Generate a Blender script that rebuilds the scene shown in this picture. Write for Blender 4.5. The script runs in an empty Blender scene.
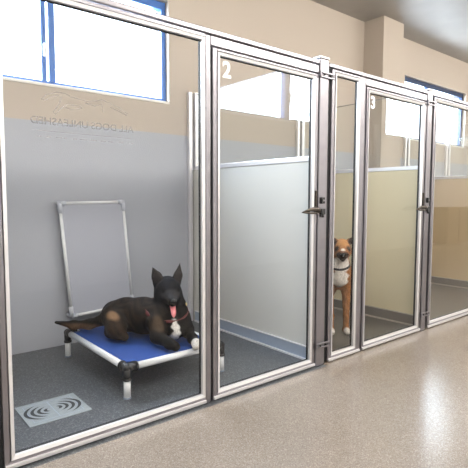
import bpy, bmesh, math, random
import numpy as np
from mathutils import Vector, Matrix

C = bpy.context.scene.collection
scn = bpy.context.scene

# ------------------------------------------------------------------ camera
cd = bpy.data.cameras.new('camera'); cam = bpy.data.objects.new('camera', cd); C.objects.link(cam)
yaw, pitch, roll = 0.690694, 0.0763113, 0.0025353
fw = Vector((math.sin(yaw)*math.cos(pitch), math.cos(yaw)*math.cos(pitch), -math.sin(pitch)))
r_ = Vector((math.cos(yaw), -math.sin(yaw), 0)); u_ = r_.cross(fw)
r2 = r_*math.cos(roll)+u_*math.sin(roll); u2 = -r_*math.sin(roll)+u_*math.cos(roll)
m3 = Matrix((r2, u2, -fw)).transposed()
cam.matrix_world = Matrix.Translation((0, -1.9449, 1.0694)) @ m3.to_4x4()
cd.sensor_width = 36; cd.lens = 36*472.13/468; cd.clip_start = 0.05
scn.camera = cam

# ------------------------------------------------------------------ world, light, exposure
w = bpy.data.worlds.new('world'); scn.world = w; w.use_nodes = True
bg = w.node_tree.nodes['Background']; bg.inputs[0].default_value = (0.80, 0.91, 1, 1); bg.inputs[1].default_value = 3.4
scn.view_settings.view_transform = 'Standard'; scn.view_settings.look = 'None'
scn.view_settings.gamma = 1; scn.view_settings.exposure = 0.0; scn.view_settings.use_curve_mapping = False
scn.cycles.use_denoising = True
scn.cycles.max_bounces = 14; scn.cycles.transparent_max_bounces = 32; scn.cycles.glossy_bounces = 6
scn.cycles.sample_clamp_indirect = 6
FILL_LAMP = 21.0          # emission of the box lamps added as fill light
def area(name, loc, direction, sx, sy, power, col):
    l = bpy.data.lights.new(name, 'AREA'); l.shape = 'RECTANGLE'; l.size = sx; l.size_y = sy
    l.energy = power; l.color = col
    o = bpy.data.objects.new(name, l); C.objects.link(o); o.location = loc
    o.rotation_euler = Vector(direction).to_track_quat('-Z', 'Z').to_euler()
    return o
# daylight entering by the two high windows
DAY = (0.74, 0.87, 1.0)
area('window_daylight', (1.235, 1.70, 2.25), (0, -1, -.35), 1.6, .75, 130, DAY)
area('window_daylight', (6.49, 1.70, 2.25), (0, -1, -.30), 1.6, .75, 120, DAY)

# ------------------------------------------------------------------ materials
def mat(name, col, rough=.5, metal=0, noise=0, nscale=40, bump=0, bscale=None, spec=.5, col2=None, emit=0, detail=4, coat=0):
    m = bpy.data.materials.new(name); m.use_nodes = True; nt = m.node_tree; p = nt.nodes['Principled BSDF']
    p.inputs['Base Color'].default_value = (*col, 1); p.inputs['Roughness'].default_value = rough
    p.inputs['Metallic'].default_value = metal; p.inputs['Specular IOR Level'].default_value = spec
    p.inputs['Coat Weight'].default_value = coat
    tc = nt.nodes.new('ShaderNodeTexCoord')
    if noise or col2:
        n = nt.nodes.new('ShaderNodeTexNoise'); n.inputs['Scale'].default_value = nscale; n.inputs['Detail'].default_value = detail
        nt.links.new(tc.outputs['Object'], n.inputs['Vector'])
        r = nt.nodes.new('ShaderNodeValToRGB'); c2 = col2 or tuple(c*(1-noise) for c in col)
        r.color_ramp.elements[0].position = .35; r.color_ramp.elements[0].color = (*c2, 1)
        r.color_ramp.elements[1].position = .65; r.color_ramp.elements[1].color = (*col, 1)
        nt.links.new(n.outputs['Fac'], r.inputs[0]); nt.links.new(r.outputs[0], p.inputs['Base Color'])
    if bump:
        n = nt.nodes.new('ShaderNodeTexNoise'); n.inputs['Scale'].default_value = bscale or nscale; n.inputs['Detail'].default_value = 3
        nt.links.new(tc.outputs['Object'], n.inputs['Vector'])
        b = nt.nodes.new('ShaderNodeBump'); b.inputs['Strength'].default_value = bump; b.inputs['Distance'].default_value = .01
        nt.links.new(n.outputs['Fac'], b.inputs['Height']); nt.links.new(b.outputs[0], p.inputs['Normal'])
    if emit:
        p.inputs['Emission Color'].default_value = (*col, 1); p.inputs['Emission Strength'].default_value = emit
    return m

def speckle(name, base, spots, rough, scale, bump=.02, bscale=60, patch=.06):
    """polished resin floor: fine chips of several tones over a base"""
    m = bpy.data.materials.new(name); m.use_nodes = True; nt = m.node_tree; p = nt.nodes['Principled BSDF']
    tc = nt.nodes.new('ShaderNodeTexCoord')
    v = nt.nodes.new('ShaderNodeTexVoronoi'); v.inputs['Scale'].default_value = scale
    nt.links.new(tc.outputs['Object'], v.inputs['Vector'])
    sx = nt.nodes.new('ShaderNodeSeparateColor'); nt.links.new(v.outputs['Color'], sx.inputs[0])
    r = nt.nodes.new('ShaderNodeValToRGB'); r.color_ramp.interpolation = 'CONSTANT'
    els = r.color_ramp.elements; els[0].color = (*base, 1); els[0].position = 0
    els[1].position = .55; els[1].color = (*spots[0], 1)
    for i, s in enumerate(spots[1:]):
        e = els.new(.7+.13*i); e.color = (*s, 1)
    nt.links.new(sx.outputs[0], r.inputs[0])
    n = nt.nodes.new('ShaderNodeTexNoise'); n.inputs['Scale'].default_value = 1.6; n.inputs['Detail'].default_value = 5
    nt.links.new(tc.outputs['Object'], n.inputs['Vector'])
    mx = nt.nodes.new('ShaderNodeMix'); mx.data_type = 'RGBA'; mx.blend_type = 'MULTIPLY'; mx.inputs[0].default_value = 1
    mr = nt.nodes.new('ShaderNodeMapRange'); mr.inputs[1].default_value = .3; mr.inputs[2].default_value = .7
    mr.inputs[3].default_value = 1-patch; mr.inputs[4].default_value = 1+patch
    nt.links.new(n.outputs['Fac'], mr.inputs[0])
    nt.links.new(r.outputs[0], mx.inputs[6]); nt.links.new(mr.outputs[0], mx.inputs[7])
    nt.links.new(mx.outputs[2], p.inputs['Base Color'])
    p.inputs['Roughness'].default_value = rough
    nb = nt.nodes.new('ShaderNodeTexNoise'); nb.inputs['Scale'].default_value = bscale; nb.inputs['Detail'].default_value = 2
    nt.links.new(tc.outputs['Object'], nb.inputs['Vector'])
    b = nt.nodes.new('ShaderNodeBump'); b.inputs['Strength'].default_value = bump; b.inputs['Distance'].default_value = .01
    nt.links.new(nb.outputs['Fac'], b.inputs['Height']); nt.links.new(b.outputs[0], p.inputs['Normal'])
    return m

def two_tone(name, low, high, z):
    """wall painted in one colour up to height z and another above it"""
    m = mat(name, low, .6, bump=.05, bscale=90); nt = m.node_tree; p = nt.nodes['Principled BSDF']
    g = nt.nodes.new('ShaderNodeNewGeometry'); s = nt.nodes.new('ShaderNodeSeparateXYZ'); nt.links.new(g.outputs['Position'], s.inputs[0])
    c = nt.nodes.new('ShaderNodeMath'); c.operation = 'GREATER_THAN'; c.inputs[1].default_value = z; nt.links.new(s.outputs['Z'], c.inputs[0])
    mx = nt.nodes.new('ShaderNodeMix'); mx.data_type = 'RGBA'; mx.inputs[6].default_value = (*low, 1); mx.inputs[7].default_value = (*high, 1)
    nt.links.new(c.outputs[0], mx.inputs[0]); nt.links.new(mx.outputs[2], p.inputs['Base Color'])
    return m

def glass_mat(name, tint=(1, 1, 1), ior=1.5, rough=0.0):
    m = bpy.data.materials.new(name); m.use_nodes = True; nt = m.node_tree; nt.nodes.remove(nt.nodes['Principled BSDF'])
    out = nt.nodes['Material Output']
    geo = nt.nodes.new('ShaderNodeNewGeometry')
    mr = nt.nodes.new('ShaderNodeMapRange'); mr.inputs[3].default_value = ior; mr.inputs[4].default_value = 1/ior
    nt.links.new(geo.outputs['Backfacing'], mr.inputs[0])
    fr = nt.nodes.new('ShaderNodeFresnel'); nt.links.new(mr.outputs[0], fr.inputs['IOR'])
    t = nt.nodes.new('ShaderNodeBsdfTransparent'); t.inputs[0].default_value = (*tint, 1)
    g = nt.nodes.new('ShaderNodeBsdfGlossy'); g.inputs['Roughness'].default_value = rough
    mx = nt.nodes.new('ShaderNodeMixShader')
    nt.links.new(fr.outputs[0], mx.inputs[0]); nt.links.new(t.outputs[0], mx.inputs[1]); nt.links.new(g.outputs[0], mx.inputs[2])
    nt.links.new(mx.outputs[0], out.inputs['Surface'])
    return m

def film(name, col, alpha):
    m = mat(name, col, .6); m.node_tree.nodes['Principled BSDF'].inputs['Alpha'].default_value = alpha
    return m

M = {}
M['alu'] = mat('brushed_aluminium', (.35, .335, .365), .30, 1, noise=.08, nscale=14)
M['bead'] = mat('light_catching_aluminium', (.80, .79, .81), .36, .7)  # light caught by the beads is put into a paler aluminium
M['gasket'] = mat('black_rubber', (.012, .012, .014), .6)
M['bronze'] = mat('dark_bronze', (.12, .105, .09), .32, 1, noise=.3, nscale=60)
M['black'] = mat('black_plastic', (.018, .018, .02), .38, noise=.2)
M['pvc'] = mat('white_plastic_tube', (.70, .715, .73), .35, noise=.03, nscale=9)
M['blue'] = mat('blue_canvas', (.010, .058, .28), .75, noise=.12, nscale=300, bump=.15, bscale=500)
M['grey_canvas'] = mat('pale_grey_canvas', (.38, .395, .455), .7, noise=.03, nscale=200)
M['wall_hi'] = mat('beige_paint', (.45, .388, .328), .62, bump=.05, bscale=80, noise=.03, nscale=3)
M['wall_back'] = two_tone('two_tone_wall_paint', (.375, .39, .435), (.45, .388, .328), 1.592)
M['room_white'] = mat('white_paint', (.74, .72, .69), .6, noise=.03, nscale=3)
M['ceiling'] = mat('grey_concrete_ceiling', (.36, .34, .315), .50, noise=.14, nscale=2.2, bump=.08, bscale=20)
M['floor'] = speckle('polished_beige_floor', (.225, .190, .160), [(.26, .224, .19), (.175, .147, .125), (.31, .275, .24)], .18, 280, bump=.10, bscale=75)
M['kfloor'] = speckle('grey_resin_floor', (.070, .077, .088), [(.095, .103, .115), (.05, .055, .062), (.16, .17, .18)], .33, 190, bump=.04, bscale=120)
M['kfloor_warm_lit'] = speckle('warm_lit_resin_floor', (.085, .078, .070), [(.11, .10, .09), (.06, .055, .05), (.17, .16, .15)], .33, 190, bump=.04, bscale=120)  # same resin floor, warm light mixed into its tones
M['panel_white'] = mat('glossy_white_panel', (.60, .60, .57), .22, noise=.04, nscale=2)
M['panel_warm_lit'] = mat('warm_lit_white_panel', (.76, .68, .46), .22, noise=.05, nscale=2)  # white partition panel with the warm light put into its colour
M['panel_warmer_lit'] = mat('warmer_lit_white_panel', (.70, .55, .35), .20, noise=.05, nscale=2)  # same white panel, deeper warm light worked into the base colour
M['skirting'] = mat('blue_grey_skirting', (.31, .37, .47), .4, noise=.05, nscale=12)
M['skirting_warm_lit'] = mat('warm_lit_skirting', (.17, .155, .14), .4, noise=.05, nscale=12)  # skirting copy, warm light of the right-hand kennels put into its colour
M['caulk'] = mat('pale_sealant', (.62, .63, .66), .45)
M['caulk_warm_lit'] = mat('warm_lit_sealant', (.42, .39, .34), .45)  # sealant copy carrying the same warm light in its colour
M['winframe'] = mat('glare_blue_frame', (.055, .15, .42), .4, .2, noise=.1, nscale=8)  # blue haze of the window glare put into the frame colour
M['winframe_dark'] = mat('fringe_blue_frame', (.012, .035, .10), .4, .2, noise=.1, nscale=8)  # blue fringe of the bright window put into a dark frame colour
M['reveal'] = mat('white_reveal', (.8, .77, .72), .6)
M['elbow_pale'] = mat('pale_grey_elbow', (.50, .52, .58), .5)
M['glass'] = glass_mat('clear_glass', ior=1.27)
M['glass_side'] = glass_mat('shiny_clear_glass', ior=1.52)
M['glass_part'] = glass_mat('partition_glass', (.97, .985, .98), 1.62)
M['sign_reflection'] = film('sign_reflection_lettering', (.16, .16, .18), .36)  # reflection of a sign opposite, drawn as a film on the glass
M['sign_reflection_faint'] = film('sign_reflection_outline', (.33, .31, .30), .24)  # fainter lines of the same drawn sign reflection
M['number'] = film('white_vinyl_number', (.93, .93, .93), .93)
M['drain'] = mat('pale_drain_plastic', (.29, .325, .345), .5, noise=.12, nscale=40)
M['slot'] = mat('dark_drain_slot', (.03, .033, .036), .7)
M['tongue'] = mat('pink_tongue', (.72, .22, .24), .35, noise=.1, nscale=90)
M['red'] = mat('dark_red_webbing', (.13, .016, .016), .6, noise=.2, nscale=200)
M['collar'] = mat('black_webbing', (.015, .014, .016), .6, noise=.2, nscale=200)
M['eye'] = mat('dark_eye', (.012, .008, .006), .08, coat=1)
M['nose'] = mat('wet_black_nose', (.012, .012, .014), .25, bump=.2, bscale=300)
M['tag'] = mat('brass_tag', (.75, .6, .3), .3, 1)
M['wood'] = mat('brown_wood', (.07, .04, .02), .5, noise=.3, nscale=12)
M['edge'] = mat('dull_glass_edge', (.20, .20, .19), .4)
M['lamp'] = mat('fill_lamp_diffuser', (1, .955, .88), .5, emit=FILL_LAMP)  # glow of the added, unseen fill lamps

# ------------------------------------------------------------------ helpers
def obj(name, bm, m, parent=None, smooth=False, bevel=0):
    me = bpy.data.meshes.new(name); bmesh.ops.recalc_face_normals(bm, faces=bm.faces); bm.to_mesh(me); bm.free()
    o = bpy.data.objects.new(name, me); C.objects.link(o)
    ms = m if isinstance(m, (list, tuple)) else [m]
    for x in ms: me.materials.append(M[x] if isinstance(x, str) else x)
    if smooth:
        for p in me.polygons: p.use_smooth = True
    if bevel:
        b = o.modifiers.new('bevel', 'BEVEL'); b.width = bevel; b.segments = 2; b.limit_method = 'ANGLE'
    if parent:
        o.parent = parent
        pw = world_of(parent)
        o.matrix_parent_inverse = pw.inverted()
    return o
def world_of(o):
    mw = Matrix.LocRotScale(o.location, o.rotation_euler, o.scale)
    return (world_of(o.parent) @ o.matrix_parent_inverse @ mw) if o.parent else mw
def box(bm, x0, x1, y0, y1, z0, z1, mi=0):
    vs = [bm.verts.new((x, y, z)) for x in (x0, x1) for y in (y0, y1) for z in (z0, z1)]
    for f in ((0, 1, 3, 2), (4, 6, 7, 5), (0, 4, 5, 1), (2, 3, 7, 6), (0, 2, 6, 4), (1, 5, 7, 3)):
        bm.faces.new([vs[i] for i in f]).material_index = mi
    return vs
def tube(bm, pts, r, n=14, cap=True):
    """round tube along points; r one radius or one per point"""
    pts = [Vector(p) for p in pts]; rs = r if isinstance(r, (list, tuple)) else [r]*len(pts)
    rings = []; up = None
    for i, p in enumerate(pts):
        t = (pts[min(i+1, len(pts)-1)]-pts[max(i-1, 0)]).normalized()
        if up is None: up = Vector((0, 0, 1)) if abs(t.z) < .9 else Vector((1, 0, 0))
        a = t.cross(up).normalized(); up = a.cross(t).normalized()
        rings.append([bm.verts.new(p+(a*math.cos(2*math.pi*k/n)+up*math.sin(2*math.pi*k/n))*rs[i]) for k in range(n)])
    for A, B in zip(rings, rings[1:]):
        for k in range(n): bm.faces.new((A[k], A[(k+1) % n], B[(k+1) % n], B[k]))
    if cap: bm.faces.new(rings[0][::-1]); bm.faces.new(rings[-1])
def ball(bm, c, r, sc=(1, 1, 1), rot=None, n=16):
    mt = Matrix.Translation(c) @ (rot.to_4x4() if rot else Matrix()) @ Matrix.Diagonal((*[r*s for s in sc], 1))
    bmesh.ops.create_uvsphere(bm, u_segments=n, v_segments=n//2+2, radius=1, matrix=mt)
def thing(name, label, cat, loc, group=None):
    o = bpy.data.objects.new(name, None); C.objects.link(o); o.location = loc; o.empty_display_size = .1
    o['label'] = label; o['category'] = cat
    if group: o['group'] = group
    return o
def tag(o, label, cat, group=None):
    o['label'] = label; o['category'] = cat
    if group: o['group'] = group
    return o
def struct(name, bm, m, parent=None, bevel=0):
    o = obj(name, bm, m, parent, bevel=bevel); o['kind'] = 'structure'; return o
def B(*boxes):
    bm = bmesh.new()
    for b in boxes: box(bm, *b)
    return bm
def text_mesh(s, size, extrude=.0006, bold=0.0, mirror=False):
    cu = bpy.data.curves.new('t', 'FONT'); cu.body = s; cu.size = size; cu.extrude = extrude; cu.offset = bold
    cu.align_x = 'CENTER'; cu.align_y = 'CENTER'
    t = bpy.data.objects.new('t', cu); C.objects.link(t)
    dg = bpy.context.evaluated_depsgraph_get(); me = bpy.data.meshes.new_from_object(t.evaluated_get(dg))
    bpy.data.objects.remove(t); bm = bmesh.new(); bm.from_mesh(me); bpy.data.meshes.remove(me)
    for v in bm.verts:                                   # stand it up in the x-z plane, facing -y
        x, y, z = v.co; v.co = ((-x if mirror else x), -z, y)
    bpy.data.curves.remove(cu)
    return bm
def shift(bm, x, y, z):
    bmesh.ops.translate(bm, verts=bm.verts, vec=(x, y, z)); return bm

# ------------------------------------------------------------------ the room
DB = 1.435; HC = 3.1
X0, X1, Y0 = -2.6, 13.2, -3.6
struct('floor', B((X0, X1, Y0, -.055, -.06, 0)), 'floor')
bm = B((X0, 2.338, -.055, DB, -.06, 0.0)); struct('trim_1', bm, 'kfloor')       # resin floor inside the first kennels
struct('trim_2', B((2.338, X1, -.012, DB, -.06, 0.0)), 'kfloor_warm_lit')
struct('trim_3', B((2.338, X1, -.055, -.012, -.06, 0.0)), 'floor')
struct('ceiling', B((X0-.2, X1+.2, Y0-.2, DB+.2, HC, HC+.1)), 'ceiling')
WINS = [(.37, 2.10), (5.63, 7.345)]; WB, WT = 1.85, 2.65
wb = [(X0, X1, DB, DB+.2, 0, WB), (X0, X1, DB, DB+.2, WT, HC), (X0, WINS[0][0], DB, DB+.2, WB, WT),
      (WINS[0][1], WINS[1][0], DB, DB+.2, WB, WT), (WINS[1][1], X1, DB, DB+.2, WB, WT)]
struct('wall_back', B(*wb), 'wall_back')
struct('wall_left', B((X0-.2, X0, Y0, DB, 0, HC)), 'room_white')
struct('wall_right', B((X1, X1+.2, Y0, DB, 0, HC)), 'room_white')
struct('wall_front', B((X0, X1, Y0-.2, Y0, 0, HC)), 'room_white')
struct('trim_4', B((4.74, 5.15, 1.175, DB, 0, HC)), 'wall_hi', bevel=.004)      # boxed-in pillar on the back wall
for i, (a, b) in enumerate(WINS):
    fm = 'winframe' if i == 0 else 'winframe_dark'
    yf0, yf1 = DB+.045, DB+.10
    mull = 1.148 if i == 0 else 6.35
    bm = B((a, b, yf0, yf1, WB, WB+.028), (a, b, yf0, yf1, WT-.06, WT), (a, a+.04, yf0, yf1, WB+.028, WT-.06), (b-.04, b, yf0, yf1, WB+.028, WT-.06))
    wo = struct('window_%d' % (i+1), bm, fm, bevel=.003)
    obj('mullion', B((mull-.045, mull-.012, yf0, yf1+.01, WB+.028, WT-.06)), fm, wo, bevel=.003)
    obj('sash_stile', B((mull+.004, mull+.045, yf0-.012, yf1, WB+.028, WT-.06)), 'winframe' if i == 0 else fm, wo, bevel=.003)
    obj('window_pane', B((a+.03, b-.03, DB+.07, DB+.076, WB+.02, WT-.05)), 'glass', wo)
    sb = B((a, b, DB-.008, yf0, WB-.018, WB+.002)); obj('window_sill', sb, 'reveal', wo, bevel=.003)
    if i == 0:
        bm = bmesh.new(); box(bm, mull-.036, mull-.018, yf0-.03, yf0, WB+.19, WB+.28); obj('window_latch', bm, 'pvc', wo, bevel=.005)

t = thing('low_cabinet', 'low brown wooden cabinet against the opposite wall, seen only as a reflection', 'cabinet', (11.3, Y0+.25, 0))
obj('carcass', B((10.45, 11.55, Y0+.01, Y0+.42, .04, .84)), 'wood', t, bevel=.004)
obj('top', B((10.42, 11.58, Y0+.005, Y0+.45, .8405, .87)), 'wood', t, bevel=.004)
for k in range(2):
    d = obj('cabinet_door', B((10.47+.545*k, 10.99+.545*k, Y0+.42, Y0+.438, .07, .82)), 'wood', t, bevel=.003)
    bm = bmesh.new(); ball(bm, (10.93+.545*k, Y0+.45, .5), .014); obj('knob', bm, 'alu', d, smooth=True)

# ------------------------------------------------------------------ added box lamps, out of view, filling light into aisle and kennels
for y, zl, xs_ in ((-1.35, 2.70, (0, 3.6, 7.2, 10.8)), (-2.25, 2.97, (0, 3.6, 7.2, 10.8))):
    for x in xs_:
        t = thing('fill_lamp', 'long white box lamp added over the aisle as unseen fill light', 'lamp', (x, y, HC), 'box lamps added over the aisle as fill light')
        bm = bmesh.new(); tube(bm, [(x-1, y, HC), (x-1, y, zl+.08)], .006, 8); obj('fill_lamp_cable', bm, 'alu', t)
        bm = bmesh.new(); tube(bm, [(x+1, y, HC), (x+1, y, zl+.08)], .006, 8); obj('fill_lamp_cable', bm, 'alu', t)
        obj('fill_diffuser', B((x-1.3, x+1.3, y-.08, y+.08, zl-.08, zl+.07)), 'lamp', t)
        obj('fill_lamp_housing', B((x-1.3, x+1.3, y-.05, y+.05, zl+.07, zl+.085)), 'room_white', t)

# ------------------------------------------------------------------ kennel front: header, posts, fixed panels, doors
HT = 1.903
FY0, FY1 = -.018, .022
for a, b, lb in ((-.8, 2.258, 'aluminium header rail over the lettered panel and the door numbered 2'),
                 (2.351, 3.540, 'aluminium header rail over the narrow panel and the door numbered 3'),
                 (3.618, 6.9, 'aluminium header rail over the glass panel at the right edge')):
    tag(obj('header_rail', B((a, b, FY0-.004, FY1, 1.877, HT)), 'alu', bevel=.005), lb, 'rail')

def pane_frame(t, x0, x1, z0, z1, sl, sr, sb, st, bead=.018):
    """outer aluminium frame, inner bright bead and the glass, as parts of t"""
    obj('frame', B((x0, x0+sl, FY0, FY1, z0, z1), (x1-sr, x1, FY0, FY1, z0, z1), (x0+sl, x1-sr, FY0, FY1, z0, z0+sb), (x0+sl, x1-sr, FY0, FY1, z1-st, z1)), 'alu', t, bevel=.004)
    a, b, c, d = x0+sl, x1-sr, z0+sb, z1-st
    ins = .0035
    y0, y1 = FY0-.004, -.0015
    # mitred bead sloping to the glass
    bm = bmesh.new()
    def prism(p):  # quad outline in x-z at the front, with thickness and slope
        (xa, za), (xb, zb), (xc, zc), (xd, zd) = p
        f = [bm.verts.new((xa, y0, za)), bm.verts.new((xb, y0, zb)), bm.verts.new((xc, y0+.005, zc)), bm.verts.new((xd, y0+.005, zd))]
        g = [bm.verts.new((v.co.x, y1, v.co.z)) for v in f]
        bm.faces.new(f); bm.faces.new(g[::-1])
        for i in range(4): bm.faces.new((f[i], g[i], g[(i+1) % 4], f[(i+1) % 4]))
    e = ins; w_ = bead
    o = [(a+e, c+e), (b-e, c+e), (b-e, d-e), (a+e, d-e)]; n = [(a+w_, c+w_), (b-w_, c+w_), (b-w_, d-w_), (a+w_, d-w_)]
    for i in range(4):
        j = (i+1) % 4; prism([o[i], o[j], n[j], n[i]])
    obj('glazing_bead', bm, 'bead', t)
    k = ins; bm = B((a, a+k, -.0015, .012, c, d), (b-k, b, -.0015, .012, c, d), (a, b, -.0015, .012, c, c+k), (a, b, -.0015, .012, d-k, d))
    q = bead-.001; g = .0035
    for (xa, xb, za, zb) in ((a+q, a+q+g, c+q, d-q), (b-q-g, b-q, c+q, d-q), (a+q, b-q, c+q, c+q+g), (a+q, b-q, d-q-g, d-q)):
        box(bm, xa, xb, -.0015, .012, za, zb)
    obj('gasket', bm, 'gasket', t)
    gl = obj('glass_pane', B((a+.004, b-.004, -.001, .005, c+.004, d-.004)), 'glass' if x0 < 3.6 else 'glass_side', t)
    obj('bottom_lip', B((x0+.002, x1-.002, FY0-.009, FY0+.004, z0-.006, z0+.010)), 'bead', t, bevel=.002)
    return gl

def post(x0, x1, label, zt=HT-.03, proud=.0, brackets=(), cap=False, gaps=(), keeper=False):
    t = thing('frame_post', label, 'post', ((x0+x1)/2, 0, 0))
    bm = B((x0, x1, FY0-proud, FY1+.01, .0, zt))
    obj('upright', bm, 'alu', t, bevel=.006)
    mid = (x0+x1)/2
    bm = bmesh.new()
    for (a, b) in gaps: box(bm, a, b, -.004, .014, .006, 1.874)
    if gaps: obj('gasket', bm, 'gasket', t)
    if cap: obj('post_cap', B((x0-.003, x1+.003, FY0-proud-.003, FY1+.013, zt, zt+.014)), 'bead', t, bevel=.004)
    obj('foot', B((x0+.004, x1-.004, FY0-proud+.004, FY1, -.0, .012)), 'black', t)
    for (za, bx0, bx1) in brackets:
        yb = FY0-proud
        br = obj('bracket', B((bx0, bx1, yb-.010, yb-.001, za, za+.010), (bx0, bx1, yb-.010, yb-.001, za+.026, za+.036), (bx0, bx0+.008, yb-.010, yb-.001, za, za+.036), (bx1-.008, bx1, yb-.01, yb-.001, za, za+.036)), 'alu', t, bevel=.002)
        for sx in (.3, .7):
            bm = bmesh.new(); ball(bm, (bx0+(bx1-bx0)*sx, yb-.007, za+.018), .006); obj('screw', bm, 'black', br, smooth=True)
    if keeper:
        yb = FY0-proud
        kx = x0+.030
        k = obj('keeper', B((kx-.014, kx+.016, yb-.016, yb-.0005, 1.035, 1.075)), 'black', t, bevel=.003)
        bm = B((kx-.022, kx+.018, yb-.020, yb-.0005, .968, 1.005)); obj('keeper', bm, 'black', t, bevel=.004)
        bm = bmesh.new(); tube(bm, [(kx, yb-.012, .95), (kx, yb-.012, .970)], .009, 10); obj('keeper_pin', bm, 'black', t, smooth=True)
        bm = bmesh.new(); ball(bm, (kx, yb-.017, 1.055), .006); obj('screw', bm, 'alu', k, smooth=True)
    return t

def handle(t, x, xp):
    """lever latch: upright bar on the stile and a pointed lever reaching back over the door glass"""
    y = FY0
    h = obj('latch', B((x-.020, x-.008, y-.012, y+.004, .995, 1.115)), 'bronze', t, bevel=.003)
    bm = bmesh.new()
    tube(bm, [(x+.002, y-.014, .988), (x-.015, y-.028, .997), (x-.045, y-.036, 1.003), (x-.105, y-.040, 1.000), (x-.175, y-.040, .984)], [.014, .017, .015, .010, .003], 12)
    obj('lever', bm, 'bronze', h, smooth=True)
    bm = bmesh.new(); tube(bm, [(x-.02, y-.03, .985), (x-.05, y-.034, .978), (x-.11, y-.038, .980), (x-.168, y-.040, .984)], [.009, .007, .006, .004], 10)
    obj('lever', bm, 'bronze', h, smooth=True)

def number(t, s, x, z, size=.115, mirror=False):
    bm = shift(text_mesh(s, size, bold=.003), x, -.0035, z)
    obj('number', bm, 'number', t)

# fixed panels: (x0, x1) outer, then label
def fixed(x0, x1, label, sl=.022, sr=.022):
    t = thing('glass_panel', label, 'glass panel', ((x0+x1)/2, 0, 0))
    pane_frame(t, x0, x1, .014, 1.872, sl, sr, .022, .014)
    return t
def door(x0, x1, label, num=None, sl=.026, sr=.030):
    t = thing('kennel_door', label, 'door', (x0, 0, 0))
    pane_frame(t, x0, x1, .016, 1.818, sl, sr, .020, .014)
    obj('kick_rail', B((x0, x1, FY0+.004, FY1, .004, .0135)), 'alu', t)
    if num: number(t, num, x0+(.100 if num == '2' else .088), 1.722)
    handle(t, x1-.004, x1)
    # filler above the door
    return t
def door_head(x0, x1, label):
    tag(obj('door_header', B((x0, x1, FY0+.001, FY1-.002, 1.824, 1.872)), 'alu', bevel=.004), label, 'rail')

post(.345, .385, 'aluminium post at the far left edge, beside the large glass panel with the drawn sign reflection', proud=.0, brackets=[(.12, .346, .40)], gaps=[(.385, .437)])
P2 = fixed(.437, 1.408, 'widest glass panel, with a sign reflection drawn on it as faint mirrored lettering, in front of the lying black dog', .022, .003)
post(1.409, 1.440, 'aluminium post between the lettered glass panel and the door numbered 2', gaps=[(1.4405, 1.4535)])
D2 = door(1.454, 2.257, 'glass kennel door with white number 2', '2', .026, .028)
door_head(1.442, 2.258, 'short aluminium filler rail above the glass door left of the capped post')
post(2.263, 2.345, 'thick aluminium post with cap and brackets between door 2 and the narrow glass panel', HT+.012, .006, [(1.80, 2.256, 2.392), (.115, 2.256, 2.392)], True, [(2.2575, 2.2625), (2.3455, 2.3845)], True)
P3 = fixed(2.385, 2.728, 'narrowest glass panel, the brown and white dog standing behind it', .028, .050)
post(2.7285, 2.738, 'slim hinge post between the narrow glass panel and the door numbered 3', gaps=[(2.7385, 2.7535)])
D3 = door(2.754, 3.535, 'glass kennel door with white number 3', '3', .013, .032)
door_head(2.742, 3.540, 'short aluminium filler rail above the glass door right of the narrow panel')
post(3.546, 3.612, 'aluminium post with brackets just right of the door numbered 3', HT+.004, .006, [(1.795, 3.53, 3.662), (.115, 3.53, 3.662)], True, [(3.5355, 3.5455), (3.6125, 3.6545)], True)
P4 = fixed(3.655, 4.86, 'glass panel at the right edge, in front of the warm-tinted partition', .024, .022)
post(4.861, 4.90, 'aluminium post beyond the right edge glass panel, outside the picture', gaps=[(4.9005, 4.914)])
D4 = door(4.915, 5.66, 'glass kennel door beyond the right edge of the picture')
D1 = door(-.45, .310, 'glass kennel door cut off by the left edge of the picture')

# sign reflection drawn on the wide panel: mirrored lettering and running-dog outline
def zl(px): return px
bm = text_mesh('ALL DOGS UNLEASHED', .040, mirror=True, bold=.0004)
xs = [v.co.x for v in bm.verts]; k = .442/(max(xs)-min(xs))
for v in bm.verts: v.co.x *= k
obj('reflected_lettering', shift(bm, .797, -.003, 1.371), 'sign_reflection', P2)
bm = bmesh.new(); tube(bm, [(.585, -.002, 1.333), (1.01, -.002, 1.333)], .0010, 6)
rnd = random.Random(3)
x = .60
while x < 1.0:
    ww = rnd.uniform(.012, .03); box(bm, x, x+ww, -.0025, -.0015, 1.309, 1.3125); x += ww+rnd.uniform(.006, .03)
obj('sign_reflection_line', bm, 'sign_reflection_faint', P2)
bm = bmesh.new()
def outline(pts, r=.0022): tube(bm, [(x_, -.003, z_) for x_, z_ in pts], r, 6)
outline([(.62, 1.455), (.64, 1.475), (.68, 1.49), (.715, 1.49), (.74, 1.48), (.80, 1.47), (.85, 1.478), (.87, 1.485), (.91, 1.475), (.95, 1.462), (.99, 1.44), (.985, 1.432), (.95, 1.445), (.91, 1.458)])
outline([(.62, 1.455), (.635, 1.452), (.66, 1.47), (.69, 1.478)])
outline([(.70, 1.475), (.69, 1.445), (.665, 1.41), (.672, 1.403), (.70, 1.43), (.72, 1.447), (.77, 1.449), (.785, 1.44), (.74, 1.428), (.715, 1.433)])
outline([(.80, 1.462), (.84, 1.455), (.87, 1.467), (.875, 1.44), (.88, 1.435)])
obj('reflected_dog_outline', bm, 'sign_reflection_faint', P2)

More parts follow.
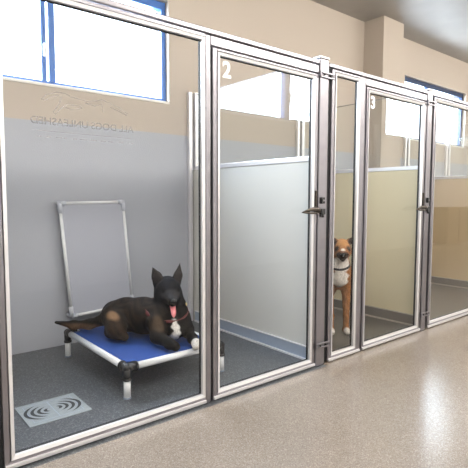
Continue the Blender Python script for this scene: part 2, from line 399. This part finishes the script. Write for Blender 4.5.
# ------------------------------------------------------------------ partitions between kennels
def partition(x, label, pm, sk, ck):
    t = thing('kennel_partition', label, 'partition', (x, DB/2, 0))
    y0, y1 = .035, DB-.05
    obj('panel', B((x-.014, x+.014, y0, y1+.05, 0, 1.305)), pm, t)
    obj('rail', B((x-.020, x+.020, y0, y1, 1.305, 1.338)), 'bead', t, bevel=.003)
    obj('glass_pane', B((x-.004, x+.004, y0, y1, 1.336, 1.930)), 'glass_part', t)
    obj('glass_edge', B((x-.005, x+.005, y0, y1, 1.9305, 1.936)), 'edge', t)
    obj('front_stile', B((x-.012, x+.012, .0325, .045, 0, 1.86)), 'alu', t)
    obj('wall_stile', B((x-.064, x-.030, DB-.035, DB-.001, .0, 1.955), (x-.012, x+.024, DB-.05, DB-.001, .0, 1.955)), 'bead', t, bevel=.004)
    for s in (-1, 1):
        a, b = sorted((x+s*.0145, x+s*.024))
        sb = obj('skirting', B((a, b, y0+.012, y1, .012, .086)), sk, t)
        a2, b2 = sorted((x+s*.0145, x+s*.027))
        a3, b3 = sorted((x+s*.0145, x+s*.036))
        obj('sealant', B((a2, b2, y0+.012, y1, .0865, .093), (a3, b3, y0+.012, y1, .0, .012)), ck, sb)
    return t
partition(.30, 'kennel partition left of the lying black dog, outside the picture', 'panel_white', 'skirting', 'caulk')
partition(2.338, 'white kennel partition with glazed top seen through the door numbered 2', 'panel_white', 'skirting', 'caulk')
partition(3.67, 'kennel partition tinted by painted-in warm light, with glazed top seen behind the brown and white dog', 'panel_warm_lit', 'skirting_warm_lit', 'caulk_warm_lit')
partition(5.70, 'kennel partition tinted deeper by painted-in warm light, seen through the right edge glass panel', 'panel_warmer_lit', 'skirting_warm_lit', 'caulk_warm_lit')
partition(6.80, 'farthest kennel partition, only its wall stile seen below the right window', 'panel_warmer_lit', 'skirting_warm_lit', 'caulk_warm_lit')

# ------------------------------------------------------------------ floor drain cover
t = thing('drain_cover', 'pale grey rectangular drain cover set in the kennel floor at lower left', 'drain cover', (.77, .42, 0))
x0, x1, y0, y1 = .620, .922, .290, .552
bm = bmesh.new(); box(bm, x0, x1, y0, y1, .0, .004); obj('plate', bm, 'drain', t, bevel=.0015)
bm = bmesh.new()
cx, cy = (x0+x1)/2, (y0+y1)/2
def arc(cx_, cy_, r, a0, a1, wd, sq=.85):
    n = 14; prev = None
    for i in range(n+1):
        a = a0+(a1-a0)*i/n
        s = (1-abs(2*i/n-1)**3)
        q = [(cx_+(r+d)*math.cos(a), cy_+(r+d)*math.sin(a)*sq) for d in (-wd*.5*s-.0005, wd*.5*s+.0005)]
        vs = [bm.verts.new((*q[0], .0048)), bm.verts.new((*q[1], .0048))]
        if prev: bm.faces.new((prev[0], prev[1], vs[1], vs[0]))
        prev = vs
for s in (-1, 1):
    for k in range(4):
        bm = bmesh.new()
        r = .020+.031*k
        base = 0 if s > 0 else math.pi
        sp = 1.42-.10*k
        arc(cx+s*.018, cy, r, base-sp, base+sp, .015)
        obj('slot', bm, 'slot', t)
bm = B((x0+.03, x1-.03, y0+.028, y0+.031, .004, .0046), (x0+.03, x1-.03, y1-.031, y1-.028, .004, .0046), (x0+.03, x0+.033, y0+.03, y1-.03, .004, .0046), (x1-.033, x1-.03, y0+.03, y1-.03, .004, .0046), (cx-.002, cx+.002, y0+.03, y1-.03, .004, .0046))
obj('grille_edge', bm, 'skirting', t)

# ------------------------------------------------------------------ raised dog beds
def bed(name, label, loc, wx, wy, h, cloth, elbow, group=None, legs=True):
    """tube frame bed; origin at the centre of its footprint"""
    t = thing(name, label, 'dog bed', loc, group); L = Vector(loc); r = .019
    zr = h-r
    def P(x, y, z): return tuple(L+Vector((x, y, z)))
    bm = bmesh.new()
    e = .045
    cor = [(-wx/2, -wy/2), (wx/2, -wy/2), (wx/2, wy/2), (-wx/2, wy/2)]
    for i in range(4):
        a, b = Vector((*cor[i], 0)), Vector((*cor[(i+1) % 4], 0)); d = (b-a).normalized()
        bm = bmesh.new(); tube(bm, [P(*(a+d*e)[:2], zr), P(*(b-d*e)[:2], zr)], r)
        obj('frame_tube', bm, 'pvc', t, smooth=True)
    for i in range(4):
        a = Vector((*cor[i], 0)); b = Vector((*cor[(i+1) % 4], 0)); c = Vector((*cor[i-1], 0))
        bm = bmesh.new()
        for q in (b, c):
            d = (q-a).normalized(); tube(bm, [P(*a[:2], zr), P(*(a+d*(e+.012))[:2], zr)], r+.004)
            tube(bm, [P(*(a+d*(e+.005))[:2], zr), P(*(a+d*(e+.014))[:2], zr)], r+.007)
        ball(bm, P(*a[:2], zr), r+.005)
        tube(bm, [P(*a[:2], zr), P(*a[:2], zr-.065)], r+.003); tube(bm, [P(*a[:2], zr-.055), P(*a[:2], zr-.067)], r+.006)
        obj('corner_elbow', bm, elbow, t, smooth=True)
        bm = bmesh.new(); tube(bm, [P(*a[:2], zr-.06), P(*a[:2], .002)], r)
        lg = obj('leg', bm, 'pvc', t, smooth=True)
        bm = bmesh.new(); tube(bm, [P(*a[:2], 0.0), P(*a[:2], .008)], r+.002); obj('leg_cap', bm, 'skirting', lg, smooth=True)
    # sagging canvas with sleeves round the tubes
    bm = bmesh.new(); n = 22; grid = []
    for i in range(n+1):
        row = []
        for j in range(n+1):
            u, v = i/n*2-1, j/n*2-1
            x, y = u*(wx/2-.016), v*(wy/2-.016)
            # notch the corners
            z = zr+.010-.007*(1-u*u)*(1-v*v)
            row.append(bm.verts.new(P(x, y, z)))
        grid.append(row)
    ck = e+.014
    for i in range(n):
        for j in range(n):
            u, v = (i+.5)/n*2-1, (j+.5)/n*2-1
            x, y = abs(u)*(wx/2-.016), abs(v)*(wy/2-.016)
            if x > wx/2-ck and y > wy/2-ck: continue
            bm.faces.new((grid[i][j], grid[i+1][j], grid[i+1][j+1], grid[i][j+1]))
    c = obj('canvas', bm, cloth, t, smooth=True)
    s = c.modifiers.new('thick', 'SOLIDIFY'); s.thickness = .003; s.offset = 0
    return t
BEDC = (1.44, .735, 0)
bed('dog_bed', 'raised blue dog bed with white tube frame under the lying black dog', BEDC, .635, .86, .185, 'blue', 'black')
bed('dog_bed', 'dog bed barely showing at the right edge, behind the right glass panel', (5.62-.02, .62, 0), .62, .86, .17, 'blue', 'pvc') if False else None

# spare bed hung on the back wall: pale tubes and canvas
t = thing('hanging_dog_bed', 'spare pale grey dog bed with white tube frame hung upright on the back wall', 'dog bed', (1.43, DB-.08, .22))
def WP(x, z): return (x, DB-.055-(1.03-z)*.03, z)
a, b, c, d = (1.165, 1.028), (1.645, 1.038), (1.70, .245), (1.225, .222)
def lerp(p, q, k): return (p[0]+(q[0]-p[0])*k, p[1]+(q[1]-p[1])*k)
for p, q in ((a, b), (b, c), (c, d), (d, a)):
    bm = bmesh.new(); tube(bm, [WP(*lerp(p, q, .07)), WP(*lerp(p, q, .93))], .0115); obj('frame_tube', bm, 'pvc', t, smooth=True)
cor = [a, b, c, d]
for i in range(4):
    p = cor[i]; bm = bmesh.new(); q = Vector(WP(*p))
    for o_ in (cor[(i+1) % 4], cor[i-1]): tube(bm, [WP(*p), WP(*lerp(p, o_, .085))], .0165)
    tube(bm, [q, (q.x, DB-.003, q.z)], .015)
    obj('corner_elbow', bm, 'elbow_pale', t, smooth=True)
bm = bmesh.new()
vs = [bm.verts.new(WP(*lerp(p, ((a[0]+c[0])/2, (a[1]+c[1])/2), .02))) for p in cor]; bm.faces.new(vs)
o = obj('canvas', bm, 'grey_canvas', t); s = o.modifiers.new('thick', 'SOLIDIFY'); s.thickness = .004

# ------------------------------------------------------------------ animals: smooth union of tapered capsules, meshed as one surface
def smin(a, b, k):
    h = np.clip(.5+.5*(b-a)/k, 0, 1); return b*(1-h)+a*h-k*h*(1-h)
def sdf(prims, P, k):
    D = None
    for pr in prims:
        p1, r1, p2, r2 = np.array(pr[0]), pr[1], np.array(pr[2]), pr[3]
        fl = pr[4] if len(pr) > 4 else None
        kk = pr[5] if len(pr) > 5 else k
        d = p2-p1; L2 = d@d + 1e-9
        t = np.clip(((P-p1)@d)/L2, 0, 1)
        q = P-(p1+t[..., None]*d)
        if fl is not None:                       # flatten along an axis: (axis vector, factor)
            ax = np.array(fl[0], float); ax /= np.linalg.norm(ax)
            c = q@ax; q = q+ax*(c*(1/fl[1]-1))[..., None]
        e = np.linalg.norm(q, axis=-1)-(r1+(r2-r1)*t)
        D = e if D is None else smin(D, e, kk)
    return D
def surface_nets(prims, res, k, pad=.03):
    pts = np.array([p for pr in prims for p in (pr[0], pr[2])]); rm = max(max(pr[1], pr[3]) for pr in prims)
    lo = np.min([np.minimum(np.array(pr[0])-pr[1], np.array(pr[2])-pr[3]) for pr in prims], 0)-pad
    hi = np.max([np.maximum(np.array(pr[0])+pr[1], np.array(pr[2])+pr[3]) for pr in prims], 0)+pad
    n = np.ceil((hi-lo)/res).astype(int)+1
    gx = [lo[i]+res*np.arange(n[i]) for i in range(3)]
    G = np.stack(np.meshgrid(*gx, indexing='ij'), -1)
    V = sdf(prims, G, k)
    s = V < 0
    corners = [(i, j, l) for i in (0, 1) for j in (0, 1) for l in (0, 1)]
    nx, ny, nz = n-1
    cs = np.stack([s[i:i+nx, j:j+ny, l:l+nz] for i, j, l in corners], -1)
    act = cs.any(-1) & ~cs.all(-1)
    idx = -np.ones(act.shape, int); cells = np.argwhere(act); idx[act] = np.arange(len(cells))
    acc = np.zeros((len(cells), 3)); cnt = np.zeros(len(cells))
    cv = np.array(corners)
    vals = np.stack([V[cells[:, 0]+i, cells[:, 1]+j, cells[:, 2]+l] for i, j, l in corners], -1)
    for a in range(8):
        for b in range(a+1, 8):
            if np.abs(cv[a]-cv[b]).sum() != 1: continue
            va, vb = vals[:, a], vals[:, b]; m = (va < 0) != (vb < 0)
            t = np.where(m, va/(va-vb+1e-12), 0)[:, None]
            acc += np.where(m[:, None], cv[a]+t*(cv[b]-cv[a]), 0); cnt += m
    verts = lo+res*(cells+acc/cnt[:, None])
    faces = []
    for ax in range(3):
        o1, o2 = [i for i in range(3) if i != ax]
        sl0 = [slice(None)]*3; sl1 = [slice(None)]*3; sl0[ax] = slice(0, -1); sl1[ax] = slice(1, None)
        a_, b_ = s[tuple(sl0)], s[tuple(sl1)]
        ed = np.argwhere(a_ != b_)
        for e in ed:
            if e[o1] == 0 or e[o2] == 0: continue
            c = []
            for d1, d2 in ((0, 0), (1, 0), (1, 1), (0, 1)):
                q = e.copy(); q[o1] -= d1; q[o2] -= d2
                c.append(idx[tuple(q)])
            if min(c) < 0: continue
            f = tuple(c)
            if bool(a_[tuple(e)]) != (ax == 1): f = f[::-1]
            faces.append(f)
    return verts, faces
def coat_mat(name, scale=160, rough=.62):
    m = bpy.data.materials.new(name); m.use_nodes = True; nt = m.node_tree; p = nt.nodes['Principled BSDF']
    at = nt.nodes.new('ShaderNodeAttribute'); at.attribute_name = 'coat'
    tc = nt.nodes.new('ShaderNodeTexCoord'); n = nt.nodes.new('ShaderNodeTexNoise'); n.inputs['Scale'].default_value = scale; n.inputs['Detail'].default_value = 4
    mp = nt.nodes.new('ShaderNodeMapping'); mp.inputs['Scale'].default_value = (1, 1, .35); mp.inputs['Rotation'].default_value = (.3, .5, .2)
    nt.links.new(tc.outputs['Object'], mp.inputs[0]); nt.links.new(mp.outputs[0], n.inputs['Vector'])
    mr = nt.nodes.new('ShaderNodeMapRange'); mr.inputs[1].default_value = .3; mr.inputs[2].default_value = .7; mr.inputs[3].default_value = .7; mr.inputs[4].default_value = 1.25
    nt.links.new(n.outputs['Fac'], mr.inputs[0])
    mx = nt.nodes.new('ShaderNodeMix'); mx.data_type = 'RGBA'; mx.blend_type = 'MULTIPLY'; mx.inputs[0].default_value = 1
    nt.links.new(at.outputs['Color'], mx.inputs[6]); nt.links.new(mr.outputs[0], mx.inputs[7]); nt.links.new(mx.outputs[2], p.inputs['Base Color'])
    p.inputs['Roughness'].default_value = rough; p.inputs['Specular IOR Level'].default_value = .10
    b = nt.nodes.new('ShaderNodeBump'); b.inputs['Strength'].default_value = .35; b.inputs['Distance'].default_value = .006
    nt.links.new(n.outputs['Fac'], b.inputs['Height']); nt.links.new(b.outputs[0], p.inputs['Normal'])
    return m
def animal(name, prims, res, k, colour, m, parent):
    v, f = surface_nets(prims, res, k)
    me = bpy.data.meshes.new(name); me.from_pydata(v.tolist(), [], f); me.materials.append(m)
    at = me.color_attributes.new('coat', 'FLOAT_COLOR', 'POINT')
    cols = np.ones((len(v), 4)); cols[:, :3] = colour(v); at.data.foreach_set('color', cols.ravel())
    for p in me.polygons: p.use_smooth = True
    bm = bmesh.new(); bm.from_mesh(me)
    bmesh.ops.smooth_vert(bm, verts=bm.verts, factor=.4, use_axis_x=True, use_axis_y=True, use_axis_z=True)
    bmesh.ops.recalc_face_normals(bm, faces=bm.faces); bm.to_mesh(me); bm.free()
    o = bpy.data.objects.new(name, me); C.objects.link(o); o.parent = parent; o.matrix_parent_inverse = world_of(parent).inverted()
    return o
def blend(c, col, w):
    w = np.clip(w, 0, 1)[:, None]; return c*(1-w)+np.array(col)*w
def near(v, p, r, soft=.4):
    """1 inside a ball of radius r, fading to 0"""
    if isinstance(r, (tuple, list)): d = np.linalg.norm((v-np.array(p))/(np.array(r).T if np.ndim(r) > 1 or any(np.ndim(q) for q in r) else np.array(r)), axis=1)
    else: d = np.linalg.norm(v-np.array(p), axis=1)/r
    return np.clip((1+soft-d)/soft, 0, 1)
def frame_pts(O, F, S):
    O, F, S = map(lambda q: np.array(q, float), (O, F, S)); F /= np.linalg.norm(F); S -= F*(S@F); S /= np.linalg.norm(S)
    U = np.cross(F, -S); U = U if U[2] > 0 else -U
    return lambda f, s, u: tuple(O+F*f+S*s+U*u)

def head_prims(H, sc, ears):
    """H(f, s, u): point in the head frame; forward, viewer's right, up"""
    h = lambda f, s, u: H(f*sc, s*sc, u*sc)
    pr = [(h(-.03, 0, .0), .078*sc, h(.02, 0, .005), .072*sc),                 # skull
          (h(.03, 0, -.012), .058*sc, h(.075, 0, -.022), .046*sc),             # stop and cheeks
          (h(.07, 0, -.022), .042*sc, h(.145, 0, -.034), .027*sc, None, .02),   # muzzle
          (h(.01, -.03, -.03), .048*sc, h(.04, -.022, -.035), .036*sc), (h(.01, .03, -.03), .048*sc, h(.04, .022, -.035), .036*sc),
          (h(.02, 0, -.062), .032*sc, h(.112, 0, -.080), .016*sc, None, .01)]    # lower jaw
    return pr + ears

# --- dog 1: black shepherd lying on the blue bed, head turned to the camera
dog1 = thing('dog', 'black shepherd dog with upright ears and open mouth lying on the blue bed', 'dog', (1.40, .70, .185))
ZB = .186
Fh = Vector((-.36, -.93, -.06)).normalized(); Sh = Vector((.93, -.36, 0)).normalized()
H1 = frame_pts((1.563, .60, .487), Fh, Sh); s1 = 1.06
h1 = lambda f, s, u: H1(f*s1, s*s1, u*s1)
def ear_up(h, s, tip, rb=.039):
    ax = h(1, s*.5, 0); o0 = h(0, 0, 0); ax = tuple(a-b for a, b in zip(ax, o0))
    return [(h(-.02, s*.054, .040), rb, h(-.022, s*.064+.004*0, .080), rb*.92, (ax, .36), .016),
            (h(-.022, s*.064+.004*0, .080), rb*.92, h(-.026, *tip), .005, (ax, .40), .010)]
prims = head_prims(H1, s1, ear_up(h1, -1, (-.090, .138)) + ear_up(h1, 1, (.076, .152)))
prims += [((1.568, .61, .44), .084, (1.555, .60, .34), .100),                 # neck
          ((1.60, .565, .385), .066, (1.60, .56, .31), .075),                 # ruff
          ((1.53, .60, .312), .108, (1.46, .74, .312), .113),                 # chest
          ((1.46, .74, .312), .113, (1.40, .86, .305), .106),                 # loin
          ((1.40, .86, .305), .106, (1.36, .93, .295), .095),                 # rump
          ((1.56, .53, .29), .068, (1.545, .49, .25), .052),                  # breast
          # near foreleg (viewer's left)
          ((1.455, .56, .30), .064, (1.435, .50, .235), .045), ((1.42, .50, .236), .042, (1.43, .37, ZB+.035), .028), ((1.43, .37, ZB+.034), .028, (1.435, .315, ZB+.030), .027),
          # far foreleg, paw hanging over the tube
          ((1.63, .56, .30), .066, (1.635, .50, .24), .045), ((1.635, .50, .236), .04, (1.59, .37, ZB+.036), .028), ((1.59, .37, ZB+.035), .028, (1.558, .285, ZB+.032), .029), ((1.558, .285, ZB+.032), .027, (1.540, .262, ZB+.022), .022, None, .008),
          # folded hind leg, viewer's side
          ((1.315, .86, .300), .082, (1.275, .745, .275), .062), ((1.275, .73, .255), .052, (1.26, .80, ZB+.04), .034), ((1.26, .80, ZB+.034), .028, (1.30, .68, ZB+.026), .024),
          # far hind leg
          ((1.45, .90, .27), .075, (1.48, .80, .24), .058),
          # tail
          ((1.31, .985, .262), .040, (1.22, 1.035, .232), .031, None, .03), ((1.22, 1.035, .232), .031, (1.14, 1.10, .226), .026), ((1.14, 1.10, .226), .026, (1.055, 1.19, .240), .010)]
def coat1(v):
    rs = np.random.RandomState(1)
    c = np.tile(np.array((.007, .0055, .005)), (len(v), 1))
    wav = .5+.5*np.sin(v[:, 0]*95+v[:, 2]*60+3*np.sin(v[:, 1]*40))
    c = blend(c, (.026, .017, .012), .75*wav*near(v, (1.36, .72, .33), (.17, .2, .12), .5))       # brindled flank
    c = blend(c, (.20, .115, .06), 1.0*near(v, (1.262, .765, .325), (.022, .045, .030), .7))        # tan thigh patch
    c = blend(c, (.085, .05, .03), .22*near(v, (1.25, .70, .25), (.04, .05, .05), .8))
    c = blend(c, (.10, .055, .032), .85*near(v, (1.16, 1.05, .215), (.12, .12, .022), .6))         # tail underside
    c = blend(c, (.012, .011, .011), near(v, (1.055, 1.19, .235), .035, .5))
    c = blend(c, (.11, .072, .045), .5*near(v, (1.43, .50, .30), (.02, .03, .06), 1.0))           # tan shoulder streak
    c = blend(c, (.006, .0065, .010), near(v, h1(.02, 0, .02), .105, .4))                         # black head
    c = blend(c, (.030, .030, .034), .8*near(v, h1(.10, 0, -.002), (.05, .05, .02), .8))
    for s in (-1, 1):
        c = blend(c, (.035, .030, .030), .8*near(v, h1(-.005, s*.066, .095), (.03, .03, .045), .6))
        c = blend(c, (.004, .004, .005), near(v, h1(.072, s*.034, .014), .016, .4))
    c = blend(c, (.62, .60, .57), near(v, (1.528, .45, .262), (.018+.004*np.sin(v[:, 2]*160), .06+0*v[:, 2], .066+0*v[:, 2]), .3))  # white chest blaze
    c = blend(c, (.62, .60, .57), near(v, (1.510, .45, .20), (.016, .06, .04), .3))
    c = blend(c, (.55, .52, .48), near(v, (1.545, .265, ZB+.03), (.034, .034, .045), .3))         # pale toes
    return c
M['coat1'] = coat_mat('black_brindle_coat')
body1 = animal('body', prims, .0065, .028, coat1, M['coat1'], dog1)
for s in (-1, 1):
    bm = bmesh.new(); ball(bm, h1(.072, s*.034, .014), .0095*s1*1.1); obj('eye', bm, 'eye', dog1, smooth=True)
bm = bmesh.new(); ball(bm, h1(.163, 0, -.024), .019*s1, (1, 1, .8)); obj('nose', bm, 'nose', dog1, smooth=True)
# tongue hanging from the open mouth
bm = bmesh.new(); rows = []
for i in range(9):
    t_ = i/8; f_, u_s = .10+.055*math.sin(t_*1.6), -.055-.068*t_**1.2
    wd = .017*(1-.15*t_)*math.sqrt(max(1-(max(t_-.55, 0)/.47)**2, .05)); row = []
    for j in range(7):
        s_ = (j/6*2-1); row.append(bm.verts.new(h1(f_-.006*(1-s_*s_)*-1, s_*wd+.004, u_s)))
    rows.append(row)
for A, Bq in zip(rows, rows[1:]):
    for j in range(6): bm.faces.new((A[j], A[j+1], Bq[j+1], Bq[j]))
o = obj('tongue', bm, 'tongue', dog1, smooth=True); s = o.modifiers.new('thick', 'SOLIDIFY'); s.thickness = .006
def ring(prims, k, c, ax, wd, th, n=48):
    """webbing band lying on the coat all round the neck"""
    bm = bmesh.new(); ax = Vector(ax).normalized(); a = ax.cross(Vector((0, 1, 0))).normalized(); b = ax.cross(a).normalized()
    ts = np.linspace(.03, .16, 66); L = []
    def reach(o, d):
        P_ = np.array([tuple(o+d*t) for t in ts]); D_ = sdf(prims, P_, k); w_ = np.where(D_ > 0)[0]
        return min(ts[w_[0]], .142) if len(w_) else .10
    rr = np.array([[reach(Vector(c)+ax*q, a*math.cos(2*math.pi*m/n)+b*math.sin(2*math.pi*m/n)) for q in (-wd/2, wd/2)] for m in range(n)])
    rr = (rr+np.roll(rr, 1, 0)+np.roll(rr, -1, 0))/3
    for m in range(n):
        d = a*math.cos(2*math.pi*m/n)+b*math.sin(2*math.pi*m/n)
        L.append([bm.verts.new(Vector(c)+ax*q+d*r_q) for q, r_q in ((-wd/2, rr[m][0]-.004), (-wd/2, rr[m][0]+th), (wd/2, rr[m][1]+th), (wd/2, rr[m][1]-.004))])
    for m in range(n):
        A, Bq = L[m], L[(m+1) % n]
        for i in range(4): bm.faces.new((A[i], A[(i+1) % 4], Bq[(i+1) % 4], Bq[i]))
    return bm
cl = obj('collar', ring(prims, .028, (1.548, .60, .375), (-.12, -.42, .9), .012, .003), 'red', dog1, smooth=True)
bm = bmesh.new(); ball(bm, (1.640, .520, .395), .013, (1, .5, 1)); obj('collar_buckle', bm, 'tag', cl, smooth=True)

# --- dog 2: brown dog with white chest standing behind the narrow panel
dog2 = thing('dog', 'brown dog with dark muzzle and white chest standing behind the narrow glass panel', 'dog', (3.1, .48, 0))
W2 = frame_pts((2.974, .352, 0), (-.60, -.80, 0), (.80, -.60, 0))
F2 = Vector((-.74, -.66, -.10)).normalized(); S2 = Vector((.66, -.74, 0)).normalized()
H2 = frame_pts(W2(.03, .006, .682), F2, S2); s2 = .90
h2 = lambda f, s, u: H2(f*s2, s*s2, u*s2)
ears = []
for s in (-1, 1):
    o0 = h2(0, 0, 0); ax = tuple(a-b for a, b in zip(h2(.7, s*.7, .2), o0))
    ears += [(h2(-.01, s*.055, .058), .026, h2(.0, s*.086, .072), .024, (ax, .45), .012), (h2(.0, s*.086, .072), .024, h2(.022, s*.102, .040), .010, (ax, .45), .008)]
prims = head_prims(H2, s2, ears)
prims += [(h2(.06, 0, -.03), .044*s2, h2(.105, 0, -.036), .036*s2),               # broad muzzle
          (W2(-.01, 0, .63), .068, W2(-.05, 0, .52), .09),
          (W2(-.05, 0, .50), .10, W2(-.16, 0, .50), .112), (W2(-.16, 0, .50), .112, W2(-.46, 0, .52), .088),
          (W2(-.02, 0, .44), .075, W2(-.06, 0, .40), .06)]
for s in (-1, 1):
    prims += [(W2(-.06, s*.068, .47), .066, W2(-.055, s*.070, .34), .042), (W2(-.055, s*.070, .34), .036, W2(-.015, s*.062, .13), .024, None, .015),
              (W2(-.015, s*.062, .13), .024, W2(-.01, s*.061, .045), .024, None, .012), (W2(-.01, s*.061, .032), .030, W2(.032, s*.062, .022), .024, None, .01),
              (W2(-.47, s*.05, .48), .085, W2(-.42, s*.075, .33), .05), (W2(-.42, s*.075, .33), .042, W2(-.53, s*.065, .19), .025, None, .015),
              (W2(-.53, s*.065, .19), .025, W2(-.50, s*.065, .05), .022, None, .012), (W2(-.50, s*.065, .03), .028, W2(-.46, s*.065, .022), .024, None, .01)]
prims += [(W2(-.54, 0, .52), .03, W2(-.62, 0, .40), .018)]
def coat2(v):
    c = np.tile(np.array((.30, .125, .045)), (len(v), 1))
    n_ = .5+.5*np.sin(v[:, 2]*70+4*np.sin(v[:, 0]*50))
    c = blend(c, (.20, .085, .032), .6*n_)
    c = blend(c, (.43, .215, .085), near(v, h2(.02, 0, .06), (.06, .06, .04), .6))                 # warm forehead
    c = blend(c, (.030, .018, .013), near(v, h2(.12, 0, -.050), (.050, .050, .040), .3))                        # dark muzzle
    for s in (-1, 1):
        c = blend(c, (.020, .010, .007), near(v, h2(.064, s*.036, .004), .022, .6))
        c = blend(c, (.05, .024, .015), near(v, h2(.012, s*.094, .055), .040, .4))
        c = blend(c, (.6, .55, .5), near(v, W2(.045, s*.062, .02), (.036, .036, .035), .4))
    c = blend(c, (.66, .60, .54), near(v, h2(.110, 0, .0), .016, .4))                            # blaze
    c = blend(c, (.62, .58, .54), near(v, W2(.06, 0, .56), (.075, .075, .055), .25))
    c = blend(c, (.56, .52, .48), near(v, W2(.06, -.01, .44)+0*np.array(0), (.068+.012*np.sin(v[:, 2]*110), .068+.012*np.sin(v[:, 2]*110), .07+0*v[:, 2]), .3))
    return c
M['coat2'] = coat_mat('brown_coat')
animal('body', prims, .0065, .026, coat2, M['coat2'], dog2)
for s in (-1, 1):
    bm = bmesh.new(); ball(bm, h2(.078, s*.034, .010), .010); obj('eye', bm, 'eye', dog2, smooth=True)
bm = bmesh.new(); ball(bm, h2(.158, 0, -.022), .021, (1, 1, .75)); obj('nose', bm, 'nose', dog2, smooth=True)
cl = obj('collar', ring(prims, .026, W2(-.025, 0, .555), (-.30, -.28, .9), .013, .003), 'collar', dog2, smooth=True)
